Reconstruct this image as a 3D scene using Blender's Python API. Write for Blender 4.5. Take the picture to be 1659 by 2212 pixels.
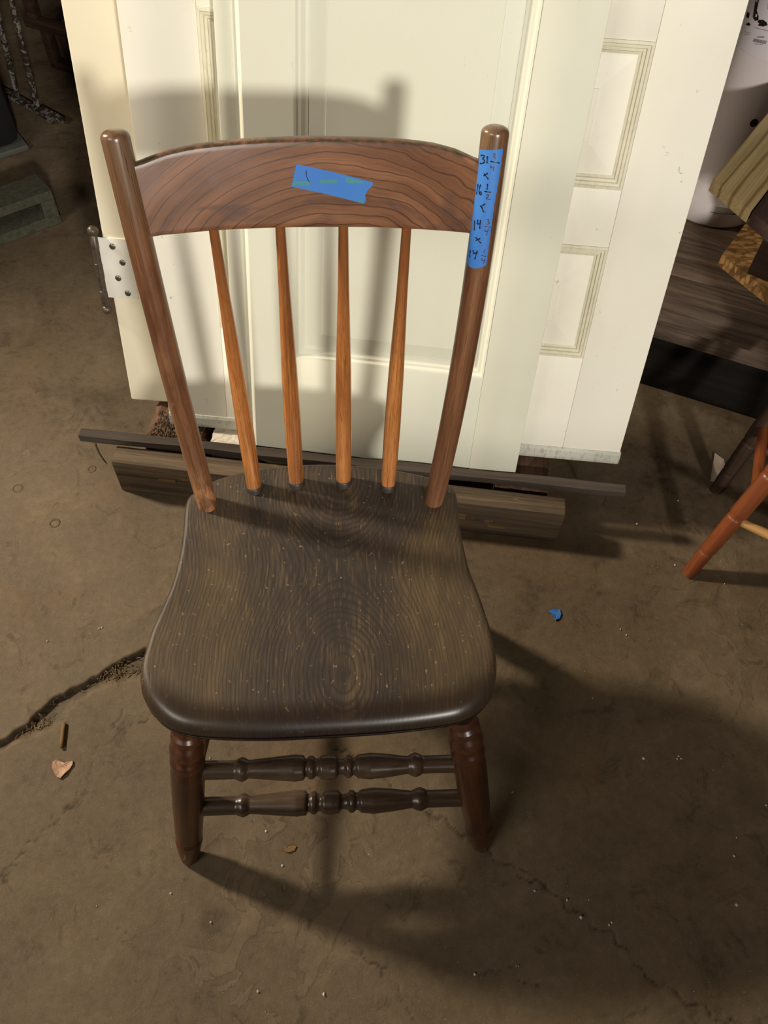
import bpy, bmesh, math, random
import numpy as np
from mathutils import Vector, Matrix, Euler
random.seed(7)
RNG = np.random.default_rng(7)
for o in list(bpy.data.objects):
    bpy.data.objects.remove(o)
scene = bpy.context.scene
COL = scene.collection
rad = math.radians

# ------------------------------------------------------------------ camera
cd = bpy.data.cameras.new('camera')
cam = bpy.data.objects.new('camera', cd); COL.objects.link(cam)
cam.location = (0.02616, -0.50794, 1.27481)
cam.rotation_euler = (0.59278, -0.029547, -0.044589)
cd.sensor_fit = 'VERTICAL'; cd.sensor_height = 36.0
cd.lens = 36.0 * 1791.78 / 2212.0
cd.clip_start = 0.02; cd.clip_end = 60
scene.camera = cam

# ------------------------------------------------------------------ world, lamps, exposure
world = bpy.data.worlds.new('world'); scene.world = world
world.use_nodes = True
bg = world.node_tree.nodes['Background']
bg.inputs[0].default_value = (1.0, 0.86, 0.66, 1); bg.inputs[1].default_value = 0.02

def lamp(name, kind, loc, target, power, color, **kw):
    d = bpy.data.lights.new(name, kind); d.energy = power; d.color = color
    for k, v in kw.items():
        setattr(d, k, v)
    o = bpy.data.objects.new(name, d); COL.objects.link(o)
    o.location = loc
    o.rotation_euler = (Vector(target) - Vector(loc)).to_track_quat('-Z', 'Y').to_euler()
    return o
# shop lamp in front and to the right, well behind the photographer
lamp('shop_lamp', 'AREA', (1.30, -4.25, 2.62), (0.1, 0.5, 0.5), 188, (1.0, 0.955, 0.865), shape='DISK', size=0.36)
# wide ceiling panel light above, in front and to the left of the chair
lamp('ceiling_panel', 'AREA', (-2.1, -2.0, 2.85), (0.05, 0.2, 0.4), 72, (1.0, 0.935, 0.82), shape='RECTANGLE', size=1.6, size_y=1.0)
# hanging lamp to the left, a little behind the chair
lamp('hanging_lamp', 'SPOT', (-2.15, 1.17, 2.02), (0.24, -0.46, 0.05), 400, (1.0, 0.87, 0.68), spot_size=rad(60), spot_blend=0.85, shadow_soft_size=0.13)

vs = scene.view_settings
vs.view_transform = 'Standard'; vs.look = 'None'; vs.gamma = 1.0
vs.exposure = 0.0; vs.use_curve_mapping = False

# ------------------------------------------------------------------ materials
def lin(c):
    return tuple(((v/255)/12.92 if v/255 <= .04045 else ((v/255+.055)/1.055)**2.4) for v in c) + (1,)

class NT:
    def __init__(s, name):
        s.m = bpy.data.materials.new(name); s.m.use_nodes = True
        s.t = s.m.node_tree; s.b = s.t.nodes['Principled BSDF']
    def n(s, typ, **kw):
        nd = s.t.nodes.new(typ)
        for k, v in kw.items():
            if k.startswith('_'): setattr(nd, k[1:], v)
        return nd
    def put(s, sock, v):
        if isinstance(v, bpy.types.NodeSocket): s.t.links.new(v, sock)
        elif v is not None: sock.default_value = v
    def attr(s, name='grain'):
        a = s.n('ShaderNodeAttribute'); a.attribute_name = name; return a.outputs['Vector']
    def obj(s): return s.n('ShaderNodeTexCoord').outputs['Object']
    def scale(s, v, sc, off=(0, 0, 0)):
        m = s.n('ShaderNodeMapping'); s.put(m.inputs['Vector'], v)
        m.inputs['Scale'].default_value = sc; m.inputs['Location'].default_value = off
        return m.outputs[0]
    def noise(s, v, sc=1.0, detail=4, rough=.55, dist=0.0):
        m = s.n('ShaderNodeTexNoise'); s.put(m.inputs['Vector'], v)
        m.inputs['Scale'].default_value = sc; m.inputs['Detail'].default_value = detail
        m.inputs['Roughness'].default_value = rough; m.inputs['Distortion'].default_value = dist
        return m.outputs['Fac']
    def voro(s, v, sc=1.0, feature='F1'):
        m = s.n('ShaderNodeTexVoronoi'); m.feature = feature
        s.put(m.inputs['Vector'], v); m.inputs['Scale'].default_value = sc
        return m.outputs['Distance']
    def math(s, op, a, b=None, c=None):
        m = s.n('ShaderNodeMath'); m.operation = op
        s.put(m.inputs[0], a)
        if b is not None: s.put(m.inputs[1], b)
        if c is not None: s.put(m.inputs[2], c)
        return m.outputs[0]
    def ramp(s, f, stops):
        r = s.n('ShaderNodeValToRGB'); s.put(r.inputs[0], f)
        e = r.color_ramp.elements
        while len(e) < len(stops): e.new(.5)
        for i, (p, c) in enumerate(stops):
            e[i].position = p
            e[i].color = c if len(c) == 4 else lin(c)
        return r.outputs[0]
    def step(s, f, a, b):
        m = s.n('ShaderNodeMapRange'); s.put(m.inputs[0], f)
        m.inputs[1].default_value = a; m.inputs[2].default_value = b
        m.inputs[3].default_value = 0; m.inputs[4].default_value = 1
        m.interpolation_type = 'SMOOTHSTEP'; m.clamp = True
        return m.outputs[0]
    def mix(s, f, a, b, blend='MIX'):
        m = s.n('ShaderNodeMix'); m.data_type = 'RGBA'; m.blend_type = blend
        s.put(m.inputs[0], f); 
        for sock, v in ((m.inputs[6], a), (m.inputs[7], b)):
            if isinstance(v, bpy.types.NodeSocket): s.t.links.new(v, sock)
            else: sock.default_value = v if len(v) == 4 else lin(v)
        return m.outputs[2]
    def xyz(s, v):
        x = s.n('ShaderNodeSeparateXYZ'); s.put(x.inputs[0], v); return x.outputs
    def comb(s, x, y, z):
        m = s.n('ShaderNodeCombineXYZ')
        for i, v in enumerate((x, y, z)): s.put(m.inputs[i], v)
        return m.outputs[0]
    def bump(s, h, strength=.3, dist=.001):
        b = s.n('ShaderNodeBump'); b.inputs['Strength'].default_value = strength
        b.inputs['Distance'].default_value = dist; s.put(b.inputs['Height'], h)
        s.put(s.b.inputs['Normal'], b.outputs[0])
    def out(s, color, rough=.5, spec=.5, metallic=0., coat=0., coat_rough=.2):
        if isinstance(color, (tuple, list)): color = color if len(color) == 4 else lin(color)
        s.put(s.b.inputs['Base Color'], color); s.put(s.b.inputs['Roughness'], rough)
        s.b.inputs['Specular IOR Level'].default_value = spec
        s.b.inputs['Metallic'].default_value = metallic
        s.b.inputs['Coat Weight'].default_value = coat; s.b.inputs['Coat Roughness'].default_value = coat_rough
        return s.m

def plain(name, color, rough=.5, spec=.5, metallic=0., vary=.12, sc=40):
    t = NT(name); v = t.obj()
    f = t.noise(v, sc, 4)
    c = lin(color)
    lo = tuple(x*(1-vary) for x in c[:3])+(1,); hi = tuple(min(1, x*(1+vary)) for x in c[:3])+(1,)
    return t.out(t.ramp(f, [(.3, lo), (.7, hi)]), rough, spec, metallic)

def wood(name, dark, mid, light, rough=.45, spec=.5, coat=0., along=2.5, across=55, blotch=None, blotch_at=(.55, .7), wear=None, wear_at=(.62, .68), bump=.25, pore=.5, ends=None, contrast=1.0):
    t = NT(name); v = t.attr()
    f1 = t.noise(t.scale(v, (along, across, across)), 1, 6, .6, .8)
    f2 = t.noise(t.scale(v, (along*4, across*5, across*5)), 1, 3, .6)
    f = t.math('ADD', t.math('MULTIPLY', f1, .72), t.math('MULTIPLY', f2, .28))
    col = t.ramp(f, [(.33, dark), (.5, mid), (.68, light)])
    if blotch:
        b = t.noise(t.scale(v, (5, 18, 18)), 1, 4, .6, .6)
        col = t.mix(t.step(b, *blotch_at), col, blotch)
    if wear:
        b = t.noise(t.scale(v, (16, 45, 45), (3.1, 1.7, .4)), 1, 5, .6, 1.0)
        col = t.mix(t.step(b, *wear_at), col, wear)
    if ends:
        # ends: list of (rim lo, rim hi, colour, amount, noise lo, noise hi): finish worn or darkened along the stick
        at = t.n('ShaderNodeAttribute'); at.attribute_name = 'rim'
        nn = t.noise(t.scale(v, (22, 60, 60), (1, 5, 2)), 1, 5, .6, 1.2)
        for lo, hi, c_, am, n0, n1 in ends:
            col = t.mix(t.math('MULTIPLY', t.math('MULTIPLY', t.step(at.outputs['Fac'], lo, hi), am), t.step(nn, n0, n1)), col, c_)
    p = t.noise(t.scale(v, (along*14, across*16, across*16)), 1, 2, .5)
    col = t.mix(t.math('MULTIPLY', t.step(p, .58, .66), pore), col, dark)
    t.bump(f, bump, .0006)
    return t.out(col, rough, spec, 0, coat, .25)

def seat_material():
    t = NT('dark_worn_elm'); v = t.attr(); x, y, z = t.xyz(v)
    w = t.noise(t.scale(v, (7, 7, 7)), 1, 3, .5)
    ww = t.math('MULTIPLY', t.math('SUBTRACT', w, .5), .020)
    xx = t.math('ADD', t.math('SUBTRACT', x, .021), ww)
    # depth of the board under the pith: nearest at the front oval, deepest at the waist
    ph = t.math('MULTIPLY', t.math('ADD', y, .118), 2*math.pi/.285)
    d = t.math('SUBTRACT', .052, t.math('MULTIPLY', t.math('COSINE', ph), .026))
    rr = t.math('SQRT', t.math('ADD', t.math('POWER', xx, 2.0), t.math('POWER', d, 2.0)))
    rr = t.math('ADD', rr, t.math('ADD', t.math('MULTIPLY', t.math('SUBTRACT', t.noise(t.scale(v, (60, 18, 18)), 1, 4, .6), .5), .0038), t.math('MULTIPLY', t.math('SUBTRACT', t.noise(t.comb(t.math('MULTIPLY', rr, 90), 0., 0.), 1, 3, .6), .5), .009)))
    saw = t.math('FRACT', t.math('MULTIPLY', rr, 1/.0046))
    line = t.math('SUBTRACT', 1.0, t.step(t.math('ABSOLUTE', t.math('SUBTRACT', saw, .5)), .05, .34))
    fine = t.noise(t.scale(v, (330, 28, 28)), 1, 4, .65, .4)
    big = t.noise(t.scale(v, (16, 5, 5), (1.3, 0, 0)), 1, 5, .6, .5)
    base = t.ramp(big, [(.36, (42, 33, 27)), (.50, (58, 46, 36)), (.64, (82, 65, 44))])
    base = t.mix(t.math('MULTIPLY', t.step(fine, .50, .66), .7), base, (38, 29, 23))
    base = t.mix(t.math('MULTIPLY', t.step(fine, .47, .30), .45), base, (118, 94, 60))
    base = t.mix(t.math('MULTIPLY', t.math('MULTIPLY', line, t.step(t.noise(t.scale(v, (14, 9, 9), (7, 3, 1)), 1, 4, .6), .18, .60)), .68), base, (32, 24, 19))
    ol = t.noise(t.scale(v, (5, 4, 4), (4.2, 1, 0)), 1, 3, .5)
    base = t.mix(t.math('MULTIPLY', t.step(t.math('ABSOLUTE', t.math('SUBTRACT', x, .0)), .05, .15), t.math('MULTIPLY', t.step(ol, .38, .62), .28)), base, (98, 78, 44))
    sp = t.noise(t.scale(v, (230, 150, 150)), 1, 2, .5)
    base = t.mix(t.math('MULTIPLY', t.step(sp, .685, .735), .55), base, (150, 124, 88))
    ch = t.noise(t.scale(v, (75, 60, 60), (2, 7, 0)), 1, 4, .6, 1.)
    base = t.mix(t.math('MULTIPLY', t.step(ch, .72, .74), .8), base, (142, 112, 72))
    for cx, cy, cz, r_ in ((.2085, -.094, .345, .0075), (.2075, -.111, .342, .0042), (.2085, -.070, .346, .0035), (.1805, .083, .352, .003)):
        dd = t.math('SQRT', t.math('ADD', t.math('ADD', t.math('POWER', t.math('SUBTRACT', x, cx), 2.), t.math('POWER', t.math('SUBTRACT', y, cy), 2.)), t.math('POWER', t.math('SUBTRACT', z, cz), 2.)))
        dd = t.math('ADD', dd, t.math('MULTIPLY', t.math('SUBTRACT', ch, .5), .012))
        base = t.mix(t.step(dd, r_, r_*.6), base, (168, 122, 72))
    # handled edge worn to a dark shine
    at = t.n('ShaderNodeAttribute'); at.attribute_name = 'rim'
    base = t.mix(t.math('MULTIPLY', at.outputs['Fac'], .75), base, (42, 33, 29))
    h = t.math('MULTIPLY', t.math('ADD', t.math('MULTIPLY', line, -.5), t.math('MULTIPLY', fine, -.7)), t.math('SUBTRACT', 1.0, t.math('MULTIPLY', at.outputs['Fac'], .85)))
    t.bump(h, .30, .0005)
    rough = t.math('SUBTRACT', .58, t.math('MULTIPLY', at.outputs['Fac'], .26))
    return t.out(base, rough, .5)

def crest_material():
    t = NT('brown_elm_crest'); v = t.attr(); x, y, z = t.xyz(v)
    w = t.noise(t.scale(v, (9, 9, 14)), 1, 3, .5)
    wx = t.math('ADD', t.math('MULTIPLY', t.math('SUBTRACT', x, .03), .72), t.math('MULTIPLY', t.math('SUBTRACT', w, .5), .050))
    wz = t.math('ADD', t.math('SUBTRACT', z, .615), t.math('MULTIPLY', t.math('SUBTRACT', w, .5), .022))
    rr = t.math('SQRT', t.math('ADD', t.math('POWER', wx, 2.), t.math('POWER', wz, 2.)))
    saw = t.math('FRACT', t.math('MULTIPLY', rr, 1/.0096))
    line = t.step(saw, .80, .97)
    fine = t.noise(t.comb(t.math('MULTIPLY', rr, 900), t.math('MULTIPLY', x, 16), 0.), 1, 4, .6)
    big = t.noise(t.comb(t.math('MULTIPLY', rr, 55), t.math('MULTIPLY', x, 6), 0.), 1, 4, .6)
    base = t.ramp(big, [(.32, (98, 65, 46)), (.5, (125, 84, 58)), (.68, (148, 102, 71))])
    base = t.mix(t.math('MULTIPLY', t.step(fine, .5, .7), .45), base, (84, 54, 38))
    base = t.mix(t.math('MULTIPLY', line, .72), base, (56, 36, 27))
    st = t.noise(t.scale(v, (11, 11, 22), (.6, 0, 2.3)), 1, 4, .6, .6)
    base = t.mix(t.math('MULTIPLY', t.step(st, .56, .70), .6), base, (76, 58, 54))
    lf = t.noise(t.scale(v, (7, 7, 9), (2, 0, 1)), 1, 4, .6, .5)
    base = t.mix(t.math('MULTIPLY', t.math('MULTIPLY', t.step(x, -.02, -.13), t.step(lf, .35, .6)), .55), base, (134, 104, 94))
    ed = t.n('ShaderNodeAttribute'); ed.attribute_name = 'rim'
    en = t.noise(t.scale(v, (90, 90, 90)), 1, 3, .6)
    base = t.mix(t.math('MULTIPLY', ed.outputs['Fac'], t.step(en, .3, .6)), base, (74, 58, 42))
    t.bump(t.math('ADD', t.math('MULTIPLY', line, -.8), t.math('MULTIPLY', fine, -.3)), .10, .0004)
    return t.out(base, .36, .5)

def paint(name, base, shade, rough=.42, grime=.0, spots=.5, streak=None):
    t = NT(name); v = t.obj()
    n = t.noise(v, 5, 4); col = t.ramp(n, [(.3, shade), (.7, base)])
    s = t.noise(t.scale(v, (46, 46, 36), (1, 3, 2)), 1, 5, .65, .7)
    col = t.mix(t.math('MULTIPLY', t.step(s, .672, .715), spots), col, (136, 130, 114))
    g = t.noise(t.scale(v, (9, 9, 6), (4, 1, 8)), 1, 6, .7, .5)
    col = t.mix(t.math('MULTIPLY', t.step(g, .50, .78), grime), col, (176, 168, 142))
    if streak:
        k = t.noise(t.scale(v, (160, 160, 25)), 1, 4, .7, .4)
        col = t.mix(t.math('MULTIPLY', t.step(k, .50, .66), streak), col, (128, 120, 88))
    b = t.noise(v, 260, 3); t.bump(b, .10, .0005)
    return t.out(col, rough, .4)

def floor_material():
    t = NT('dirty_concrete'); v = t.obj()
    a = t.noise(v, 2.2, 6, .6, .4); b = t.noise(v, 9, 8, .66, .9); c = t.noise(v, 70, 6, .7); d = t.noise(v, 420, 3, .6)
    f = t.math('ADD', t.math('ADD', t.math('MULTIPLY', a, .34), t.math('MULTIPLY', b, .38)), t.math('MULTIPLY', c, .28))
    col = t.ramp(f, [(.36, (66, 53, 38)), (.46, (94, 79, 60)), (.54, (104, 89, 69)), (.66, (122, 106, 84))])
    r = t.noise(t.scale(v, (1, 1, 1), (5, 2, 0)), 3.3, 5, .6, .5)
    col = t.mix(t.math('MULTIPLY', t.step(r, .50, .70), .30), col, (106, 80, 53))
    st = t.noise(t.scale(v, (1, 1, 1), (2, 9, 0)), 16, 6, .7, 1.2)
    col = t.mix(t.math('MULTIPLY', t.step(st, .57, .66), .5), col, (62, 49, 34))
    col = t.mix(t.math('MULTIPLY', t.step(d, .60, .70), .22), col, (66, 54, 40))
    col = t.mix(t.math('MULTIPLY', t.step(d, .40, .32), .18), col, (170, 150, 118))
    pa = t.noise(t.scale(v, (1, 1, 1), (7, 3, 0)), 11, 3, .55, 1.6); pm = t.noise(t.scale(v, (1, 1, 1), (1, 6, 0)), 2.6, 3, .5)
    pe = t.math('MULTIPLY', t.step(pa, .535, .55), t.step(pm, .50, .64))
    col = t.mix(t.math('MULTIPLY', pe, .24), col, (134, 114, 92))
    pr = t.math('MULTIPLY', t.math('MULTIPLY', t.step(pa, .515, .535), t.math('SUBTRACT', 1.0, t.step(pa, .535, .55))), t.step(pm, .50, .64))
    col = t.mix(t.math('MULTIPLY', pr, .34), col, (66, 52, 37))
    k = t.n('ShaderNodeAttribute'); k.attribute_name = 'crack'
    kk = t.math('MULTIPLY', k.outputs['Fac'], t.step(c, .20, .62))
    col = t.mix(t.math('MULTIPLY', k.outputs['Fac'], .80), col, t.mix(t.step(c, .42, .6), (40, 31, 21), (70, 56, 40)))
    h = t.math('ADD', t.math('MULTIPLY', b, .8), t.math('ADD', t.math('MULTIPLY', c, .4), t.math('ADD', t.math('MULTIPLY', d, .12), t.math('MULTIPLY', pe, .10))))
    t.bump(h, .5, .004)
    rough = t.ramp(b, [(.3, (.62,.62,.62,1)), (.7, (.82,.82,.82,1))])
    return t.out(col, rough, .35)

def osb_material():
    t = NT('chipboard'); v = t.obj()
    m = t.n('ShaderNodeTexVoronoi'); t.put(m.inputs['Vector'], t.scale(v, (60, 150, 60))); m.inputs['Scale'].default_value = 1
    f = t.xyz(m.outputs['Color'])[0]
    col = t.ramp(f, [(.1, (120, 88, 52)), (.5, (170, 128, 78)), (.9, (196, 154, 98))])
    e = t.step(m.outputs['Distance'], .45, .7)
    return t.out(t.mix(t.math('MULTIPLY', e, .5), col, (92, 66, 38)), .7, .3)

def pine_material():
    t = NT('pine_striped'); v = t.attr(); x, y, z = t.xyz(v)
    n = t.noise(t.scale(v, (3, 14, 14)), 1, 3, .5)
    yy = t.math('ADD', y, t.math('MULTIPLY', t.math('SUBTRACT', n, .5), .020))
    s = t.math('SINE', t.math('MULTIPLY', yy, 2*math.pi/.022))
    fine = t.noise(t.scale(v, (4, 300, 300)), 1, 3, .6)
    col = t.ramp(fine, [(.3, (158, 134, 92)), (.7, (186, 162, 118))])
    col = t.mix(t.math('MULTIPLY', t.step(s, .62, .98), .75), col, (112, 88, 46))
    return t.out(col, .6, .3)

def rust_paint():
    t = NT('flaking_white_paint_on_iron'); v = t.obj()
    n = t.noise(v, 75, 5, .7, .6)
    col = t.mix(t.step(n, .50, .56), (50, 40, 34), (128, 122, 114))
    t.bump(n, .5, .001)
    return t.out(col, .75, .3)

def soil_material():
    t = NT('crumbly_dirt'); v = t.obj()
    n = t.noise(v, 160, 6, .75); col = t.ramp(n, [(.3, (58, 46, 38)), (.5, (104, 86, 70)), (.7, (140, 118, 98))])
    t.bump(n, .9, .004)
    return t.out(col, .95, .1)

M = dict(
    seat=seat_material(), crest=crest_material(),
    post=wood('brown_post_wood', (72, 46, 31), (118, 79, 53), (150, 107, 75), .29, .55, .25, 2.0, 62, blotch=(90, 56, 38), blotch_at=(.5, .68), wear=(158, 112, 76), wear_at=(.67, .74), pore=.7,
        ends=[(.72, 1.0, (112, 92, 70), .75, .25, .6), (.20, .06, (176, 124, 82), .85, .44, .58)]),
    spindle=wood('honey_spindle_wood', (116, 68, 32), (180, 114, 60), (206, 142, 84), .22, .6, .5, 3, 90, blotch=(150, 90, 46), pore=.8,
        ends=[(.45, .95, (112, 66, 38), .75, .2, .4), (.15, 0, (128, 76, 40), .5, .3, .6)]),
    leg=wood('dark_red_leg_wood', (50, 28, 19), (78, 44, 26), (102, 60, 36), .34, .5, .2, 2.2, 60, blotch=(58, 36, 28), wear=(150, 104, 70), wear_at=(.735, .76), ends=[(.84, .90, (158, 116, 86), .9, .60, .64)]),
    legtan=wood('tan_rung_wood', (92, 62, 42), (126, 90, 62), (150, 112, 80), .5, .4, 0, 2.2, 60),
    rung=wood('dark_rung_wood', (48, 38, 31), (78, 62, 49), (102, 83, 65), .33, .5, .15, 2.2, 60, wear=(126, 104, 74), wear_at=(.72, .76)),
    glue=plain('dark_glue', (52, 44, 38), .5),
    rusty=plain('dirty_anchor_iron', (92, 76, 56), .75, .3, 0, .3, 90),
    tape=paint('blue_masking_tape', (66, 128, 206), (54, 114, 196), .55, 0, 0),
    ink=plain('black_marker', (24, 22, 34), .4), inkglare=plain('marker_glare_tint', (66, 36, 62), .4),  # fraction strokes: glare on the ink is painted in as a maroon tint
    green=plain('green_tape_print', (66, 136, 150), .6),
    creamA=paint('cream_paint_smooth', (238, 237, 219), (234, 232, 212), .40, .03, .12),
    creamB=paint('ivory_paint_old', (250, 246, 232), (244, 239, 223), .45, .10, .55),
    creamBm=paint('ivory_paint_grimy', (236, 230, 208), (222, 216, 192), .5, .30, .3, .16),
    creamBs=paint('ivory_paint_scuffed', (214, 212, 200), (176, 176, 166), .55, .5, .8, .5),
    creamD=paint('cream_paint_yellowed', (236, 228, 204), (230, 221, 196), .42, .05, .3),
    hinge=paint('white_hinge_paint', (232, 230, 220), (222, 220, 210), .45, .12, .6),
    iron=plain('dark_iron', (92, 82, 72), .42, .5, .6, .3, 120),
    screw=plain('steel_screw', (120, 118, 104), .35, .5, .8, .3, 200),
    timber=wood('weathered_timber', (50, 41, 32), (90, 76, 60), (116, 99, 79), .8, .25, 0, 1.6, 70, blotch=(78, 62, 46), wear=(150, 116, 78), wear_at=(.66, .70), bump=.5),
    lath=wood('grey_lath_wood', (52, 45, 40), (68, 60, 53), (84, 75, 67), .8, .25, 0, 2.5, 60, bump=.5),
    block=wood('brown_block_wood', (66, 48, 38), (98, 74, 58), (122, 94, 74), .85, .2, 0, 3, 40, bump=.6),
    whiteblock=paint('white_flaked_block', (226, 218, 204), (200, 188, 172), .6, .2, .6, .2),
    soil=soil_material(), floor=floor_material(), osb=osb_material(), pine=pine_material(), rust=rust_paint(),
    bench=wood('grey_bench_wood', (60, 48, 40), (96, 80, 68), (124, 106, 92), .8, .25, 0, 3, 60, blotch=(84, 66, 52), bump=.5),
    bench_shade=wood('bench_shade_black', (16, 13, 11), (24, 20, 17), (32, 27, 22), .9, .15),  # near-black colour paints in the shade under the bench
    darkboard=wood('dark_brown_board', (46, 32, 28), (58, 42, 36), (70, 52, 44), .6, .3),
    tub=paint('white_plastic_tub', (216, 206, 206), (208, 198, 198), .35, 0, 0),
    label=paint('pale_printed_label', (220, 212, 218), (212, 204, 212), .5, 0, 0),
    black=plain('black_print', (26, 20, 20), .5), grey=plain('grey_print', (150, 142, 146), .5), blue=plain('blue_print', (52, 88, 160), .5),
    orange=wood('orange_stained_wood', (92, 46, 24), (118, 61, 30), (136, 74, 38), .38, .5, .2, 2, 40),
    palerung=wood('pale_rung_wood', (150, 110, 60), (176, 134, 80), (196, 154, 98), .5, .4),
    cmu=plain('grey_green_concrete', (74, 72, 60), .9, .2, 0, .3, 90),
    rubber=plain('black_plastic', (20, 20, 20), .6), greylip=plain('grey_lip', (84, 84, 78), .6),
    darkwood=wood('dark_furniture_wood', (40, 28, 22), (62, 45, 35), (84, 62, 48), .5, .4),
    paper=plain('torn_paper', (186, 164, 146), .8), flake=plain('pinkish_flake', (176, 138, 112), .6, .4, 0, .3, 90),
    twig=wood('dry_twig', (96, 74, 46), (126, 100, 66), (150, 122, 84), .8, .2), shaving=wood('wood_shavings', (84, 66, 44), (116, 94, 66), (150, 124, 90), .85, .2),
    crumb=plain('white_crumb', (206, 200, 184), .8), wall=plain('dark_shop_wall', (74, 62, 50), .9, .2, 0, .3, 3),
)

# ------------------------------------------------------------------ mesh helpers
def frames(P):
    """tangent, e1 (about +x or, for rods along x, about +z), e2 for each point of a path"""
    P = np.asarray(P, float); T = np.gradient(P, axis=0)
    T /= np.linalg.norm(T, axis=1)[:, None]
    ref = np.array([1., 0, 0]) if abs(T.mean(0)[0]) < .8 else np.array([0, 0, 1.])
    e1 = ref - T*(T@ref)[:, None]; e1 /= np.linalg.norm(e1, axis=1)[:, None]
    return T, e1, np.cross(T, e1)

class MB:
    def __init__(s): s.v = []; s.f = []; s.g = []; s.r = []
    def add(s, v, f, g=None, r=None):
        b = len(s.v); v = [tuple(map(float, q)) for q in v]
        s.v += v; s.f += [tuple(i+b for i in q) for q in f]
        s.g += [tuple(map(float, q)) for q in (g if g is not None else v)]
        s.r += list(r) if r is not None else [0.0]*len(v)
        return s
    def tube(s, P, R, seg=24, cap=True, seed=0.0, rim=None):
        P = np.asarray(P, float); n = len(P)
        R = np.full(n, R) if np.isscalar(R) else np.asarray(R)
        T, e1, e2 = frames(P); L = np.concatenate([[0], np.cumsum(np.linalg.norm(np.diff(P, axis=0), axis=1))])
        v = []; g = []; f = []
        for i in range(n):
            for k in range(seg):
                a = 2*math.pi*k/seg
                v.append(P[i]+R[i]*(math.cos(a)*e1[i]+math.sin(a)*e2[i]))
                g.append((L[i]+seed, R[i]*math.cos(a)+seed*.37, R[i]*math.sin(a)))
        for i in range(n-1):
            for k in range(seg):
                k2 = (k+1) % seg
                f.append((i*seg+k, i*seg+k2, (i+1)*seg+k2, (i+1)*seg+k))
        if cap:
            f.append(tuple(range(seg))[::-1]); f.append(tuple((n-1)*seg+k for k in range(seg)))
        return s.add(v, f, g, None if rim is None else np.repeat(rim, seg))
    def box(s, c, sx, sy, sz, R=None, bev=0.0, seed=0.0, jitter=0.0):
        """box centred at c with half sizes; R = 3x3 with columns x,y,z axes; grain runs along local x"""
        bm = bmesh.new(); bmesh.ops.create_cube(bm, size=2.0)
        for q in bm.verts: q.co = Vector((q.co.x*sx, q.co.y*sy, q.co.z*sz))
        if bev: bmesh.ops.bevel(bm, geom=list(bm.edges), offset=bev, segments=2, affect='EDGES', profile=.5)
        if jitter:
            for q in bm.verts: q.co += Vector(RNG.normal(0, jitter, 3))
        bm.verts.ensure_lookup_table(); bm.verts.index_update()
        loc = [np.array(q.co) for q in bm.verts]
        R = np.eye(3) if R is None else np.asarray(R)
        s.add([np.asarray(c)+R@q for q in loc], [tuple(x.index for x in fc.verts) for fc in bm.faces], [q+np.array([seed, seed*.31, seed*.17]) for q in loc])
        bm.free(); return s
    def prism(s, poly, n, th, seed=0.0, axis=None):
        """closed polygon (3D points) extruded by th*n"""
        poly = [np.asarray(q, float) for q in poly]; n = np.asarray(n, float); k = len(poly)
        v = poly+[q+n*th for q in poly]
        f = [tuple(range(k))[::-1], tuple(range(k, 2*k))]+[(i, (i+1) % k, k+(i+1) % k, k+i) for i in range(k)]
        g = None
        if axis is not None:
            a = np.asarray(axis, float); a = a/np.linalg.norm(a); b = np.cross(n, a)
            g = [(q@a+seed, q@b, q@n) for q in v]
        return s.add(v, f, g)
    def build(s, name, mat, parent=None, smooth=False, kind=None, mods=None):
        off = Vector((0, 0, 0))
        if parent is not None:
            r = parent
            while r is not None: off += r.location; r = r.parent
        me = bpy.data.meshes.new(name)
        me.from_pydata([Vector(q)-off for q in s.v], [], s.f)
        a = me.attributes.new('grain', 'FLOAT_VECTOR', 'POINT'); a.data.foreach_set('vector', np.array(s.g, float).ravel())
        a = me.attributes.new('rim', 'FLOAT', 'POINT'); a.data.foreach_set('value', np.array(s.r, float))
        bm = bmesh.new(); bm.from_mesh(me); bmesh.ops.recalc_face_normals(bm, faces=bm.faces); bm.to_mesh(me); bm.free()
        if smooth:
            me.polygons.foreach_set('use_smooth', [True]*len(me.polygons))
            if smooth is not True:
                me.set_sharp_from_angle(angle=rad(smooth))
        me.materials.append(M[mat])
        o = bpy.data.objects.new(name, me); COL.objects.link(o)
        if parent is not None: o.parent = parent
        if kind: o['kind'] = kind
        return o

def thing(name, label, cat, loc, group=None):
    o = bpy.data.objects.new(name, None); COL.objects.link(o); o.location = loc
    o.empty_display_size = .05
    o['label'] = label; o['category'] = cat
    if group: o['group'] = group
    return o
def tag(o, label, cat, group=None, kind=None):
    o['label'] = label; o['category'] = cat
    if group: o['group'] = group
    if kind: o['kind'] = kind
    return o
def rotz(a): return np.array([[math.cos(a), -math.sin(a), 0], [math.sin(a), math.cos(a), 0], [0, 0, 1.]])
def lerp(a, b, t): return np.asarray(a, float)+(np.asarray(b, float)-np.asarray(a, float))*t

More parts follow.
